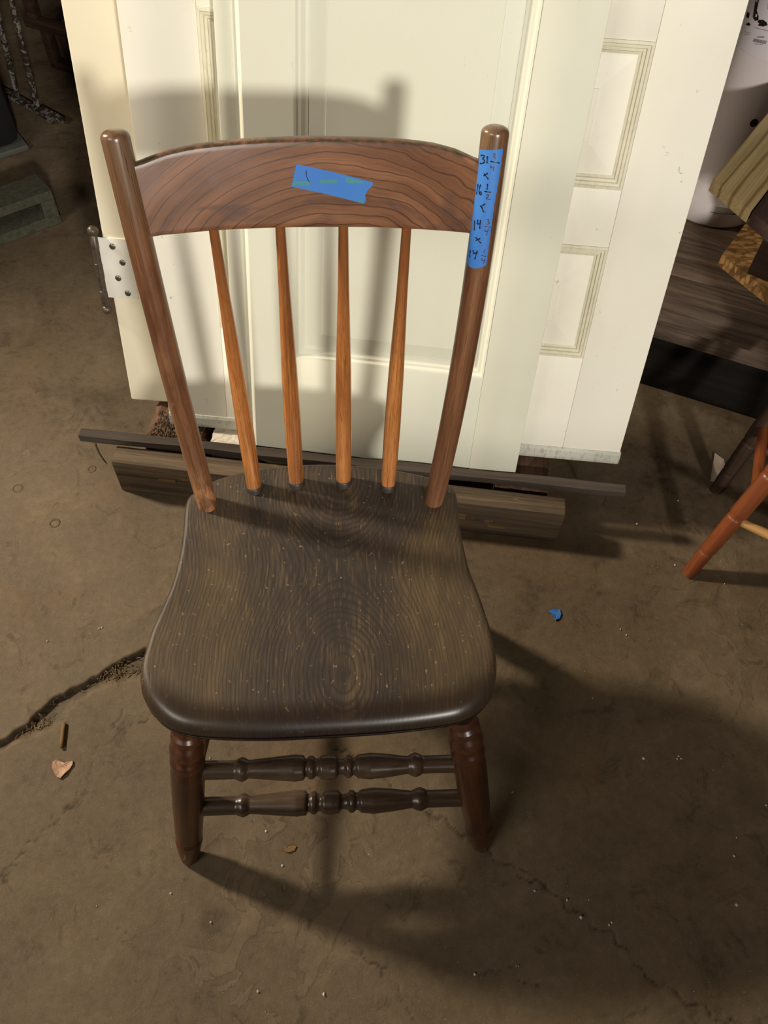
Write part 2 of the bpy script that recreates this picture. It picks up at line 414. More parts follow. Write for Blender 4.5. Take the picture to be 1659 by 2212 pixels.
# ------------------------------------------------------------------ floor with its cracks
def build_floor():
    def axis(lo, flo, fhi, hi, fine, coarse):
        a = np.arange(flo, fhi, fine)
        return np.concatenate([np.linspace(lo, flo, max(2, int((flo-lo)/coarse)))[:-1], a, np.linspace(fhi, hi, max(2, int((hi-fhi)/coarse)))])
    xs = axis(-3., -.62, .72, 2.4, .0032, .08); ys = axis(-5., -.50, .30, 4.2, .0032, .08)
    X, Y = np.meshgrid(xs, ys); Z = np.zeros_like(X); K = np.zeros_like(X)
    def seg(poly, wob=.0):
        P = np.array(poly); D = np.full(X.shape, 9.); S = np.zeros_like(X); tt = np.zeros_like(X)
        for i in range(len(P)-1):
            a, b = P[i], P[i+1]; d = b-a; L2 = d@d
            t = np.clip(((X-a[0])*d[0]+(Y-a[1])*d[1])/L2, 0, 1)
            px = X-(a[0]+t*d[0]); py = Y-(a[1]+t*d[1]); q = np.hypot(px, py)
            m = q < D
            D = np.where(m, q, D); S = np.where(m, np.sign(d[0]*py-d[1]*px), S); tt = np.where(m, (i+t)/(len(P)-1), tt)
        return D, S, tt
    wob = .0035*np.sin(X*190+Y*70)+.003*np.sin(X*90-Y*160)+.002*np.sin(X*400+1)+.002*np.sin(Y*330+X*50)
    # broken slab edge on the left: upper side sharp, lower side sloping and full of dirt
    D, S, t = seg([(-.60, -.105), (-.5084, -.0652), (-.4719, -.0371), (-.4363, .0033), (-.3827, .0328), (-.3495, .0598), (-.3074, .0831), (-.25, .10), (-.19, .09)])
    d = D*S+wob*.30                          # positive = far side (upper slab)
    wid = .012+.026*np.exp(-((t-.33)/.10)**2)+.030*np.exp(-((t-.68)/.13)**2)
    dep = np.where(d > 0, np.exp(-(d/.0020)**2), np.clip(1+d/wid, 0, 1)**.8)*(D < .08)
    Z -= .012*dep; K = np.maximum(K, np.clip(dep*1.1, 0, 1))
    for poly, w, z in (
        ([(-.13, .017), (-.011, -.079), (.053, -.117), (.101, -.161), (.167, -.207), (.2307, -.2552), (.2675, -.2849), (.3171, -.3114), (.351, -.3457), (.3862, -.3675), (.4267, -.42), (.4977, -.4661), (.58, -.50)], .0017, .0022),
        ([(-.25, -.02), (-.29, -.03), (-.326, -.055), (-.362, -.081), (-.366, -.102), (-.383, -.162), (-.437, -.22), (-.469, -.256)], .0011, .0011),
        ([(-.33, -.02), (-.335, -.045), (-.326, -.055)], .0011, .0010),
        ([(-.5, -.33), (-.44, -.22)], .0010, .0008), ([(.19, -.407), (.23, -.40), (.27, -.425)], .0010, .0008),
        ([(.02, -.36), (.07, -.40), (.10, -.45)], .0010, .0008)):
        D, S, t = seg(poly); D = np.abs(D+wob*.7*np.sign(S+.01)*0+wob*S*.8)
        q = np.exp(-(D/w)**2); Z -= z*q; K = np.maximum(K, q)
    for (x, y, r) in ((-.496, .3391, .022), (-.16, -.33, .02)):
        q = np.exp(-(np.hypot(X-x, Y-y)/r)**4); Z -= .0015*q; K = np.maximum(K, .5*q)
    Z += .0006*(np.sin(X*23+Y*9)*np.sin(Y*31-X*5))
    n, m = X.shape; idx = np.arange(n*m).reshape(n, m)
    F = np.stack([idx[:-1, :-1], idx[:-1, 1:], idx[1:, 1:], idx[1:, :-1]], -1).reshape(-1, 4)
    me = bpy.data.meshes.new('floor')
    me.vertices.add(n*m); me.vertices.foreach_set('co', np.stack([X, Y, Z], -1).ravel())
    me.loops.add(F.size); me.loops.foreach_set('vertex_index', F.ravel().astype(np.int32))
    me.polygons.add(len(F)); me.polygons.foreach_set('loop_start', np.arange(0, F.size, 4, dtype=np.int32))
    me.update(calc_edges=True); me.validate()
    me.polygons.foreach_set('use_smooth', [True]*len(F))
    a = me.attributes.new('crack', 'FLOAT', 'POINT'); a.data.foreach_set('value', K.ravel())
    me.materials.append(M['floor'])
    o = bpy.data.objects.new('floor', me); COL.objects.link(o); o['kind'] = 'structure'
    return o
build_floor()
for nm, c, h in (('wall_back', (-.3, 4.25, 1.45), (2.7, .05, 1.5)), ('wall_left', (-3.05, -.4, 1.45), (.05, 4.6, 1.5)),
                 ('wall_right', (2.45, -.4, 1.45), (.05, 4.6, 1.5)), ('wall_front', (-.3, -5.05, 1.45), (2.7, .05, 1.5)),
                 ('ceiling', (-.3, -.4, 3.0), (2.8, 4.7, .05))):
    MB().box(c, *h).build(nm, 'wall')['kind'] = 'structure'
# unseen low block added behind the photographer to keep shop_lamp off the front floor
MB().box((.6, -1.9, .635), 1.7, .05, .635).build('added_lamp_block', 'wall')['kind'] = 'structure'

# ------------------------------------------------------------------ the chair
chair = thing('side_chair', 'low dark plank-seat chair with spindle back and blue tape, standing in front of the doors', 'chair', (0, -.05, 0))

# posts: centre line x(z), y(z)
FY = (.10145, .1788, .04698)
FXL = (.01969, -.10013, -.11994); FXR = (-.11323, .21237, .08698)
def post_c(fx, z): return np.stack([np.polyval(fx, z), np.polyval(FY, z), z], -1)
def post_r(z): return np.interp(z, [.34, .40, .50, .62, .80], [.0128, .0134, .0138, .0139, .0142])
def build_post(fx, ztop, seed):
    z = np.concatenate([np.linspace(.345, ztop-.009, 60), ztop-.009+.009*np.sin(np.linspace(.12, 1, 10)*math.pi/2)])
    r = post_r(z); k = z > ztop-.009
    u = np.clip((z[k]-(ztop-.009))/.009, 0, 1); r[k] *= np.sqrt(np.clip(1-.86*u**3.2, .02, 1))
    m = MB().tube(post_c(fx, z), r, 32, True, seed, (z-.345)/(ztop-.345)*(1 if seed == 0 else .8)+(0 if seed == 0 else .2))
    return m.build('back_post', 'post', chair, 50)
build_post(FXL, .8085, 0.0)
build_post(FXR, .8130, 1.3)

def crest_y(x, z): 
    t = (z-.362)/.444
    return .125+.132*t-.005*t*(1-t)*4+.028*(1-(x/.175)**2)-.006
XT = [-.1690, -.1426, -.1173, -.0908, -.0621, -.0317, -.0015, .0376, .0915, .1219, .1448, .1666]
ZT = [.7806, .7862, .7884, .7887, .7889, .7890, .7891, .7897, .7910, .7909, .7885, .7830]
XB = [-.1599, -.1337, -.1039, -.0697, -.0350, -.0003, .0330, .0667, .1002, .1305, .1631]
ZB = [.7104, .7083, .7068, .7051, .7040, .7037, .7043, .7058, .7075, .7097, .7125]
def build_crest():
    nu, nv = 64, 20; th = .0155; v = []; f = []; g = []; r = []
    # closed cross-section ring: front face bottom->top, rounded top, back face top->bottom
    ring = [(0, t) for t in np.linspace(.02, .965, nv)]+[(.03, .978), (.09, .989), (.20, .996), (.35, 1.0), (.65, 1.0), (.80, .996), (.91, .989), (.97, .978)]+[(1, t) for t in np.linspace(.965, .02, nv)]+[(.8, 0.), (.2, 0.)]
    n = len(ring)
    for i in range(nu):
        u = i/(nu-1); xt = -.1830+.3630*u; xb = -.1745+.3480*u
        zt = np.interp(xt, XT, ZT); zb = np.interp(xb, XB, ZB)
        # thin the ends where the tenons enter the posts
        tk = th*(.62+.38*math.sin(math.pi*min(1, max(0, u)))**.5)
        for d, t in ring:
            x = xb+(xt-xb)*t; z = zb+(zt-zb)*t; y = crest_y(x, z)
            dy = 2*.028*x/.175**2
            nrm = np.array([dy, 1, -.28]); nrm /= np.linalg.norm(nrm)
            q = np.array([x, y, z])+nrm*d*tk
            v.append(q); g.append((x, d*tk, z)); r.append(1.0 if t > .975 else (0.9 if t > .955 else 0.0))
    for i in range(nu-1):
        for k in range(n):
            k2 = (k+1) % n; f.append((i*n+k, (i+1)*n+k, (i+1)*n+k2, i*n+k2))
    f.append(tuple(range(n))); f.append(tuple((nu-1)*n+k for k in range(n))[::-1])
    return MB().add(v, f, g, r).build('crest_rail', 'crest', chair, 70)
build_crest()

SB = [(-.0919, .1464), (-.0362, .1536), (.0276, .1536), (.0876, .1453)]
ST = [(-.1051, .7011), (-.0349, .7046), (.0330, .7048), (.1009, .7027)]
for i, ((xb, yb), (xt, zt)) in enumerate(zip(SB, ST)):
    top = np.array([xt, crest_y(xt, zt)+.0075, zt+.006]); bot = np.array([xb, yb, .352])
    t = np.linspace(0, 1, 40); P = bot+(top-bot)*t[:, None]
    R = np.interp(t, [0, .10, .30, .52, .78, 1], [.0095, .0101, .0106, .0094, .0066, .0053])
    s = MB().tube(P, R, 24, True, 2.1*i+.4, t).build('spindle', 'spindle', chair, 50)
    q = (top-bot)/np.linalg.norm(top-bot)
    MB().tube([bot+q*.005, bot+q*.012, bot+q*.0145, bot+q*.0155], [.0112, .0112, .0104, .0092], 24).build('glue_collar', 'glue', s, 50)['label'] = 'dark ring of old glue at the spindle foot'

# ---- seat
OUT = [(-.1810, .1362), (-.1715, .1473), (-.1420, .1682), (-.0869, .1835), (-.0337, .1895), (.0205, .1891), (.0742, .1831), (.1279, .1700), (.1690, .1540), (.1800, .1375),
       (.1800, .1013), (.1823, .0553), (.1873, .0140), (.1960, -.0231), (.2045, -.0707), (.2065, -.1014), (.2055, -.1223), (.1989, -.1440), (.1867, -.1600), (.1690, -.1715), (.1440, -.1782), (.0794, -.1842), (-.0010, -.1868), (-.0752, -.1874),
       (-.1441, -.1823), (-.1765, -.1730), (-.1976, -.1565), (-.2112, -.1353), (-.2150, -.1180), (-.2150, -.1029), (-.2130, -.0882), (-.2073, -.0550), (-.1970, -.0207), (-.1889, .0117), (-.1839, .0524), (-.1829, .0877), (-.1837, .1170)]
def smooth_closed(P, n):
    P = np.array(P); k = len(P); out = []
    for i in range(k):
        p0, p1, p2, p3 = P[(i-1) % k], P[i], P[(i+1) % k], P[(i+2) % k]
        for t in np.linspace(0, 1, 12, endpoint=False):
            out.append(.5*((2*p1)+(p2-p0)*t+(2*p0-5*p1+4*p2-p3)*t*t+(3*p1-p0-3*p2+p3)*t**3))
    Q = np.array(out); L = np.concatenate([[0], np.cumsum(np.linalg.norm(np.roll(Q, -1, 0)-Q, axis=1))])
    s = np.linspace(0, L[-1], n, endpoint=False); Q2 = np.vstack([Q, Q[:1]])
    return np.stack([np.interp(s, L, Q2[:, j]) for j in (0, 1)], 1)
def seat_top(x, y):
    front = np.clip((-.105-y)/.08, 0, 1)
    return .3615-.0075*np.exp(-((y+.02)/.11)**2)*(1-np.clip(np.abs(x)/.21, 0, 1)**2)-.010*front**2-.003*np.clip((-y)/.2, 0, 1)
def build_seat():
    n = 240; Q = smooth_closed(OUT, n)
    T = np.roll(Q, -1, 0)-np.roll(Q, 1, 0); T /= np.linalg.norm(T, axis=1)[:, None]
    N = np.stack([T[:, 1], -T[:, 0]], 1)            # outline runs clockwise seen from above -> make it point inward
    c0 = np.array([0., 0.])
    if ((c0-Q)*N).sum() < 0: N = -N
    fr = np.clip((-.09-Q[:, 1])/.08, 0, 1); fr = fr*fr*(3-2*fr)
    rt = .007+.017*fr; rb = .006+.012*fr             # roundover radii, upper and lower
    rings = []; rim = []
    ins = Q+N*rt[:, None]
    for k in np.concatenate([np.linspace(.02, .9, 30), [.95, .98]]):
        p = ins*k; rings.append(np.column_stack([p, seat_top(p[:, 0], p[:, 1])]))
        rim.append(fr*np.clip((k-.90)/.1, 0, 1))
    edge = seat_top(ins[:, 0], ins[:, 1])
    for a in np.linspace(0, 90, 10):
        p = Q+N*(rt*(1-math.sin(rad(a))))[:, None]
        rings.append(np.column_stack([p, edge-rt*(1-math.cos(rad(a)))])); rim.append(.12+.88*fr)
    zb = np.full(n, .3185)
    for a in np.linspace(0, 90, 7):
        p = Q+N*(rb*(1-math.cos(rad(a))))[:, None]
        rings.append(np.column_stack([p, zb+rb*(1-math.sin(rad(a)))])); rim.append(.12+.88*fr)
    for k in (.7, .35, .02):
        p = Q*k; rings.append(np.column_stack([p, zb])); rim.append(np.zeros(n))
    V = np.vstack(rings); nr = len(rings); f = []
    for i in range(nr-1):
        for k in range(n):
            k2 = (k+1) % n; f.append((i*n+k, i*n+k2, (i+1)*n+k2, (i+1)*n+k))
    f.append(tuple(range(n))); f.append(tuple((nr-1)*n+k for k in range(n))[::-1])
    return MB().add(V, f, None, np.concatenate(rim)).build('seat', 'seat', chair, True)
build_seat()

# ---- turned legs and rungs
LEG_T = [0, .03, .045, .07, .094, .115, .133, .155, .177, .188, .21, .232, .243, .29, .42, .54, .66, .763, .785, .792, .80, .818, .86, .90, .93, .965, .99, 1]
LEG_R = [.58, .70, .88, .92, .72, .90, 1.0, 1.0, .80, .80, 1.0, 1.0, .90, 1.0, .985, .955, .91, .865, .86, .77, .78, .875, .83, .76, .70, .62, .56, .50]
def leg_path(T, F, n=120):
    t = np.unique(np.concatenate([np.linspace(0, 1, n), LEG_T])); return lerp(T, F, 0)+(np.asarray(F)-np.asarray(T))*t[:, None], t
LEGS = {'fl': ((-.1610, -.1640, .326), (-.2044, -.2440, 0.)), 'fr': ((.1628, -.1650, .326), (.2184, -.2430, 0.)),
        'rl': ((-.1200, .0900, .326), (-.1560, .1550, 0.)), 'rr': ((.1350, .0800, .326), (.1980, .1350, 0.))}
for i, (k, (T, F)) in enumerate(LEGS.items()):
    P, t = leg_path(T, F)
    R = .0215*np.interp(t, LEG_T, LEG_R)
    MB().tube(P, R, 28, True, 1.7*i+.9, t).build('front_leg' if k[0] == 'f' else 'rear_leg', 'leg', chair, 30)
def leg_at(k, t): return lerp(*LEGS[k], t)
RU = [0, .15, .163, .175, .187, .20, .30, .37, .403, .409, .414, .425, .437, .448, .455, .468, .497, .522, .530, .537, .547, .555, .563, .575, .585, .592, .605, .65, .72, .79, .806, .82, .834, .847, 1]
RR = [.0122, .0120, .0142, .0156, .0142, .0116, .0148, .0170, .0158, .0118, .0118, .0148, .0148, .0112, .0112, .0150, .0160, .0150, .0112, .0095, .0100, .0112, .0146, .0146, .0112, .0112, .0150, .0168, .0146, .0112, .0140, .0156, .0140, .0114, .0116]
def rung(a, b, mat, k=1.0, flat=1.0, seed=0., plain_=False, name='stretcher'):
    a, b = np.asarray(a), np.asarray(b); t = np.unique(np.concatenate([np.linspace(0, 1, 90), RU]))
    P = a+(b-a)*t[:, None]
    R = k*np.interp(t, RU, RR) if not plain_ else k*np.interp(t, [0, .3, .5, .7, 1], [.0085, .0115, .0125, .0115, .0085])
    return MB().tube(P, R, 24, True, seed).build(name, mat, chair, 60)
rung(leg_at('fl', .300)+(.008, .0, 0), leg_at('fr', .315)+(-.008, .0, 0), 'rung', .97, seed=5, name='front_stretcher')
rung(leg_at('fl', .565)+(.008, .0, 0), leg_at('fr', .575)+(-.008, .0, 0), 'rung', 1.0, seed=9, name='front_stretcher')
rung(leg_at('fl', .50), leg_at('rl', .56), 'legtan', 1, seed=3, plain_=True, name='side_stretcher')
rung(leg_at('fr', .50), leg_at('rr', .56), 'legtan', 1, seed=4, plain_=True, name='side_stretcher')
rung(leg_at('rl', .42), leg_at('rr', .42), 'rung', 1, seed=6, plain_=True, name='rear_stretcher')

# ---- tape on the right post with its handwritten sizes
def post_surf(fx, z, th, off):
    C = post_c(fx, np.array([z, z+1e-4])); T = (C[1]-C[0]); T /= np.linalg.norm(T)
    e1 = np.array([1., 0, 0])-T*T[0]; e1 /= np.linalg.norm(e1); e2 = np.cross(T, e1)
    r = float(post_r(np.array([z]))[0])+off
    return C[0]+r*(math.cos(th)*e1+math.sin(th)*e2)
def build_post_tape():
    zs = np.linspace(.792, .6835, 44); v = []; f = []; nt = 14
    for i, z in enumerate(zs):
        l = -2.95; rr = np.interp(z, [.68, .717, .74, .762, .782, .80], [-1.10, -1.16, -1.17, -1.10, -1.04, -1.03])+.02*math.sin(i*1.9)
        for k in range(nt):
            th = l+(rr-l)*k/(nt-1)
            zz = z + (.0035*(k/(nt-1)) if i == 0 else 0)
            if i == len(zs)-1: zz = z-.0045*math.sin(math.pi*(k/(nt-1))**.8)
            v.append(post_surf(FXR, zz, th, .00025))
    n1 = len(v); v2 = []
    for i in range(len(zs)-1):
        for k in range(nt-1): f.append((i*nt+k, i*nt+k+1, (i+1)*nt+k+1, (i+1)*nt+k))
    return MB().add(v, f).build('tape_strip', 'tape', chair, True)
ptape = build_post_tape(); ptape['label'] = 'long blue tape down the right post with handwritten sizes'
STROKES = [[(0.7871,-2.863),(0.7885,-2.519),(0.7870,-2.420),(0.7848,-2.598),(0.7840,-2.383),(0.7823,-2.362),(0.7805,-2.581),(0.7802,-2.860)],[(0.7883,-2.157),(0.7818,-2.132)],[(0.7907,-1.702),(0.7911,-1.531),(0.7891,-1.569),(0.7885,-1.668),(0.7879,-1.497),(0.7867,-1.496),(0.7863,-1.657)],[(0.7841,-1.870),(0.7827,-1.079)],[(0.7803,-1.761),(0.7785,-1.784),(0.7783,-1.546)],[(0.7801,-1.523),(0.7755,-1.547)],[(0.7723,-2.280),(0.7678,-1.853)],[(0.7733,-1.969),(0.7701,-2.290)],[(0.7614,-2.783),(0.7513,-2.833)],[(0.7617,-2.489),(0.7555,-2.604),(0.7520,-2.441),(0.7532,-2.282),(0.7551,-2.387),(0.7538,-2.551)],[(0.7635,-1.868),(0.7581,-1.861)],[(0.7563,-2.069),(0.7559,-1.489)],[(0.7527,-1.847),(0.7539,-1.710),(0.7526,-1.635),(0.7494,-1.842),(0.7493,-1.448)],[(0.7449,-1.857),(0.7412,-2.199),(0.7425,-2.283)],[(0.7415,-2.135),(0.7380,-1.999),(0.7364,-1.828)],[(0.7268,-2.655),(0.7171,-2.575)],[(0.7284,-2.330),(0.7241,-2.352),(0.7249,-2.081)],[(0.7287,-2.090),(0.7200,-2.058)],[(0.7299,-1.575),(0.7299,-1.354),(0.7279,-1.459),(0.7268,-1.284),(0.7255,-1.335),(0.7254,-1.556)],[(0.7233,-1.688),(0.7221,-1.117)],[(0.7200,-1.578),(0.7180,-1.587),(0.7183,-1.315)],[(0.7204,-1.306),(0.7142,-1.398)],[(0.7110,-2.336),(0.7061,-1.779)],[(0.7107,-1.891),(0.7076,-2.293)],[(0.6963,-2.708),(0.6888,-2.679)],[(0.6977,-2.396),(0.6939,-2.345),(0.6965,-1.970)],[(0.6981,-2.008),(0.6885,-2.132)],[(0.6997,-1.390),(0.6961,-1.414)],[(0.6936,-1.578),(0.6927,-1.163)],[(0.6908,-1.515),(0.6888,-1.524),(0.6883,-1.251)],[(0.6903,-1.241),(0.6855,-1.285)]]
THIN = {2, 4, 5, 12, 18, 19, 20, 21, 27, 28, 29, 30}
def ribbon(mb, pts, w, nrm):
    """thin raised pen stroke through 3D points"""
    P = np.array(pts); T = np.gradient(P, axis=0); T /= np.linalg.norm(T, axis=1)[:, None]+1e-12
    v = []; f = []
    for i in range(len(P)):
        b = np.cross(T[i], nrm[i]); b /= np.linalg.norm(b)
        ww = w*(.75+.25*math.sin(i*.9))
        v += [P[i]+b*ww, P[i]-b*ww]
    for i in range(len(P)-1): f.append((2*i, 2*i+1, 2*i+3, 2*i+2))
    mb.add(v, f)
bold, fine_ = MB(), MB()
for i, s in enumerate(STROKES):
    q = np.array(s); k = max(8, len(q)*5); t = np.linspace(0, len(q)-1, k)
    zz = np.interp(t, range(len(q)), q[:, 0]); tt = -1.93+.84*(np.interp(t, range(len(q)), q[:, 1])+1.95)
    P = [post_surf(FXR, a, b, .0005) for a, b in zip(zz, tt)]; Nn = [post_surf(FXR, a, b, .01)-post_surf(FXR, a, b, 0) for a, b in zip(zz, tt)]
    ribbon(fine_ if i in THIN else bold, P, .00050 if i in THIN else .00072, Nn)
bold.build('handwriting', 'ink', ptape, kind='stuff')
fine_.build('handwriting', 'inkglare', ptape, kind='stuff')['label'] = 'fractions in thinner strokes, their glare painted as a reddish tint'

def crest_pt(x, z, off): 
    y = crest_y(x, z); n = np.array([2*.028*x/.175**2, 1, -.28]); n /= np.linalg.norm(n)
    return np.array([x, y, z])-n*off
def crest_patch(poly, off, mat, name, parent, n=26):
    """quad-ish patch on the front of the crest; poly = corners, top edge first then bottom edge (left to right)"""
    (tl, tr, br, bl) = [np.array(q) for q in poly]; v = []; f = []; m = 8
    for i in range(n):
        u = i/(n-1)
        for k in range(m):
            w = k/(m-1); a = tl+(tr-tl)*u; b = bl+(br-bl)*u; q = a+(b-a)*w
            if name == 'tape_strip' and i == n-1: q = q+np.array([(-.0028 if k in (3, 4) else 0)+.0012*math.sin(k*2.3), 0])
            v.append(crest_pt(q[0], q[1], off))
    for i in range(n-1):
        for k in range(m-1): f.append((i*m+k, (i+1)*m+k, (i+1)*m+k+1, i*m+k+1))
    return MB().add(v, f).build(name, mat, parent, True)
ctape = crest_patch([(-.0143, .7666), (.0644, .7512), (.0548, .7299), (-.0207, .7453)], .0004, 'tape', 'tape_strip', chair)
ctape['label'] = 'short slanting blue tape on the crest rail marked 1'
for q in ([(-.0188, .7512), (-.0002, .7505), (-.0006, .7462), (-.0200, .7460)], [(.0094, .7520), (.0277, .7528), (.0268, .7490), (.0084, .7478)], [(.0357, .7552), (.0540, .7520), (.0545, .7500), (.0364, .7492)], [(.0490, .7338), (.0552, .7350), (.0538, .7312), (.0476, .7318)]):
    crest_patch(q, .0007, 'green', 'tape_print', ctape, 6)
mb = MB(); z = np.interp(np.linspace(0, 3, 14), range(4), [.7606, .7556, .7519, .7494]); x = np.interp(np.linspace(0, 3, 14), range(4), [-.0045, -.0044, -.0031, -.0012])
ribbon(mb, [crest_pt(a, b, .0010) for a, b in zip(x, z)], .00042, [np.array([0, -1, .28])]*14); mb.build('handwriting', 'ink', ctape)

# ------------------------------------------------------------------ doors leaning at the back
class DoorFrame:
    def __init__(s, O, yaw, lean, roll=0.):
        u = np.array([math.cos(yaw), math.sin(yaw), 0]); n0 = np.array([-u[1], u[0], 0])
        v = np.array([0, 0, 1])*math.cos(lean)+n0*math.sin(lean)
        s.u = u*math.cos(roll)+v*math.sin(roll); s.v = v*math.cos(roll)-u*math.sin(roll); s.n = np.cross(s.u, s.v); s.O = np.array(O)
        s.R = np.column_stack([s.u, -s.n, s.v])
    def P(s, u, h, d=0.): return s.O+s.u*u+s.v*h-s.n*d
    def box(s, mb, u0, u1, h0, h1, d0, d1, bev=.0012, seed=0.):
        return mb.box(s.P((u0+u1)/2, (h0+h1)/2, (d0+d1)/2), (u1-u0)/2, (d1-d0)/2, (h1-h0)/2, s.R, bev, seed)
    def ring(s, mb, loops):
        """nested rectangular loops (u0,u1,h0,h1,d) joined into a moulded frame"""
        v = []; f = []
        for (u0, u1, h0, h1, d) in loops: v += [s.P(u0, h0, d), s.P(u1, h0, d), s.P(u1, h1, d), s.P(u0, h1, d)]
        for i in range(len(loops)-1):
            for k in range(4): f.append((4*i+k, 4*i+(k+1) % 4, 4*i+4+(k+1) % 4, 4*i+4+k))
        return mb.add(v, f)
    def panel(s, mb, loops, back):
        s.ring(mb, loops); b = len(mb.v)-4
        mb.f.append((b, b+1, b+2, b+3))
        u0, u1, h0, h1, d = loops[0]
        q = len(mb.v); mb.add([s.P(u0, h0, back), s.P(u1, h0, back), s.P(u1, h1, back), s.P(u0, h1, back)], [(0, 3, 2, 1)])
        o = b-4*(len(loops)-1)
        for k in range(4): mb.f.append((o+k, q+k, q+(k+1) % 4, o+(k+1) % 4))
        return mb
def inset(u0, u1, h0, h1, k, d): return (u0+k, u1-k, h0+k, h1-k, d)

LEAN = rad(16.6)
# door A: smooth cream panel door, front of the stack
A = DoorFrame((-.16078, .43858, .098), -.168138, LEAN)
dA = thing('panel_door', 'smooth cream panel door leaning foremost, right behind the chair back', 'door', A.P(.25, 0, .015))
TH = .022
mb = MB(); A.box(mb, 0, .0225, 0, 2.03, .0045, TH, .002)
v = [A.P(.0205, 0, .0047), A.P(.0205, 2.03, .0047), A.P(.0333, 2.03, 0), A.P(.0333, 0, 0)]
mb.build('edge_strip', 'creamA', dA, 40)
mb = MB()
prof = [(.0222, .0060), (.0245, .0072), (.0290, .0050), (.0330, .0010), (.0350, 0), (.1050, 0), (.1050, TH), (.0222, TH)]
vv = [A.P(u, 0, d) for u, d in prof]+[A.P(u, 2.03, d) for u, d in prof]; k = len(prof)
mb.add(vv, [tuple(range(k)), tuple(range(k, 2*k))[::-1]]+[(i, (i+1) % k, k+(i+1) % k, k+i) for i in range(k)]); mb.build('stile', 'creamA', dA)
A.box(MB(), .4170, .4997, 0, 2.03, 0, TH, .0015).build('stile', 'creamA', dA, 40)
for h0, h1 in ((0, .187), (.93, 1.06), (1.90, 2.03)):
    A.box(MB(), .1050, .4170, h0, h1, 0.0002, TH, .0003).build('rail', 'creamA', dA, 40)
for h0, h1 in ((.187, .93), (1.06, 1.90)):
    r = (.105, .417, h0, h1)
    m1 = MB(); A.ring(m1, [inset(*r, 0, 0), inset(*r, .003, .0008), inset(*r, .006, .0040), inset(*r, .010, .0046), inset(*r, .015, .0085), inset(*r, .019, .0095), inset(*r, .0195, .018)])
    m1.build('moulding', 'creamA', dA)
    A.panel(MB(), [inset(*r, .0185, .0105), inset(*r, .021, .0105), inset(*r, .0440, .0050), inset(*r, .0445, .0038)], .020).build('panel', 'creamA', dA)

# door B: old ivory door, two columns of panels, behind A and wider
B = DoorFrame((-.28519, .48656, .098), -.135551, LEAN+rad(.3))
dB = thing('panel_door', 'wide old ivory door with small grimy panels, standing out right of the smooth door', 'door', B.P(.4, 0, .015))
WB = .8124
def bstile(u0, u1): B.box(MB(), u0, u1, .024, 2.03, 0, .024, .0010).build('stile', 'creamB', dB, 40)
bstile(0, .1060); bstile(.7105, WB)
ROWS = [(.2025, .3900), (.4745, .6640), (.76, 1.22), (1.34, 1.90)]
edges = [.024]+[x for r in ROWS for x in r]+[2.03]
for i in range(0, len(edges), 2):
    B.box(MB(), .1063, .7102, edges[i], edges[i+1], .0003, .024, .0006).build('rail', 'creamB', dB, 40)
for h0, h1 in ROWS:
    B.box(MB(), .3583, .4583, h0+.0003, h1-.0003, .0003, .024, .0006).build('mullion', 'creamB', dB, 40)
    for u0, u1 in ((.1060, .3580), (.4585, .7105)):
        r = (u0, u1, h0, h1); m1 = MB()
        B.ring(m1, [inset(*r, 0, .0004), inset(*r, .0004, -.0008), inset(*r, .0040, -.0012), inset(*r, .0050, .0006), inset(*r, .0085, .0010), inset(*r, .0095, .0040), inset(*r, .0130, .0046), inset(*r, .0140, .0072), inset(*r, .0180, .0090), inset(*r, .0184, .018)])
        m1.build('moulding', 'creamBm', dB)
        B.panel(MB(), [inset(*r, .0175, .0085), inset(*r, .0195, .0085), inset(*r, .0600, .0052), inset(*r, .0608, .0042)], .022).build('panel', 'creamB', dB)
m1 = MB(); prof = [(.026, .001), (.0245, -.0012), (.019, -.0026), (.006, -.0026), (.0005, -.0010), (0, .024), (.026, .024)]
vv = [B.P(0, h, d) for h, d in prof]+[B.P(WB+.002, h, d) for h, d in prof]; k = len(prof)
m1.add(vv, [tuple(range(k)), tuple(range(k, 2*k))[::-1]]+[(i, (i+1) % k, k+(i+1) % k, k+i) for i in range(k)])
m1.build('bottom_strip', 'creamBs', dB)['label'] = 'scuffed bare strip along the door foot'

# door D: yellowed slab with a hinge, rearmost, on the left
D = DoorFrame((-.3635, .5460, .098), rad(-7.8), LEAN+rad(.5), rad(1.0))
dD = thing('hinged_door', 'yellowed cream door at the left of the stack with an old hinge on its edge', 'door', D.P(.35, 0, .015))
mb = MB(); D.box(mb, 0, .70, 0, 2.03, 0, .032, .004); mb.build('slab', 'creamD', dD, 40)
leaf = D.box(MB(), -.0085, .0455, .203, .307, -.0022, .0002, .0007).build('hinge_leaf', 'hinge', dD, 40)
for u, h in ((.0156, .2932), (.0281, .2669), (.0164, .2391), (.0287, .2131)):
    m1 = MB(); c = D.P(u, h, -.0022); nn = D.n
    P = [c-nn*.0012, c+nn*.0006, c+nn*.0014, c+nn*.0018]; m1.tube(P, [.0052, .0052, .0042, .0012], 14); m1.build('screw', 'screw', leaf, 40)
bar = MB(); P = [D.P(-.0135, h, .0) for h in (.186, .190, .214, .2145, .238, .2385, .262, .2625, .288, .2885, .306, .310)]
bar.tube(P, [.0055, .0074, .0074, .0069, .0069, .0074, .0074, .0069, .0069, .0074, .0074, .0055], 18)
barrel = bar.build('hinge_barrel', 'iron', dD, 40)
for h0 in (.180, .3165):
    m1 = MB(); a = np.linspace(-1, 1, 12); P = [D.P(-.0135, h0+.0088*x, 0) for x in a]
    m1.tube(P, .0090*np.sqrt(np.clip(1-a*a, .02, 1)), 18); m1.build('ball_tip', 'iron', barrel, True)

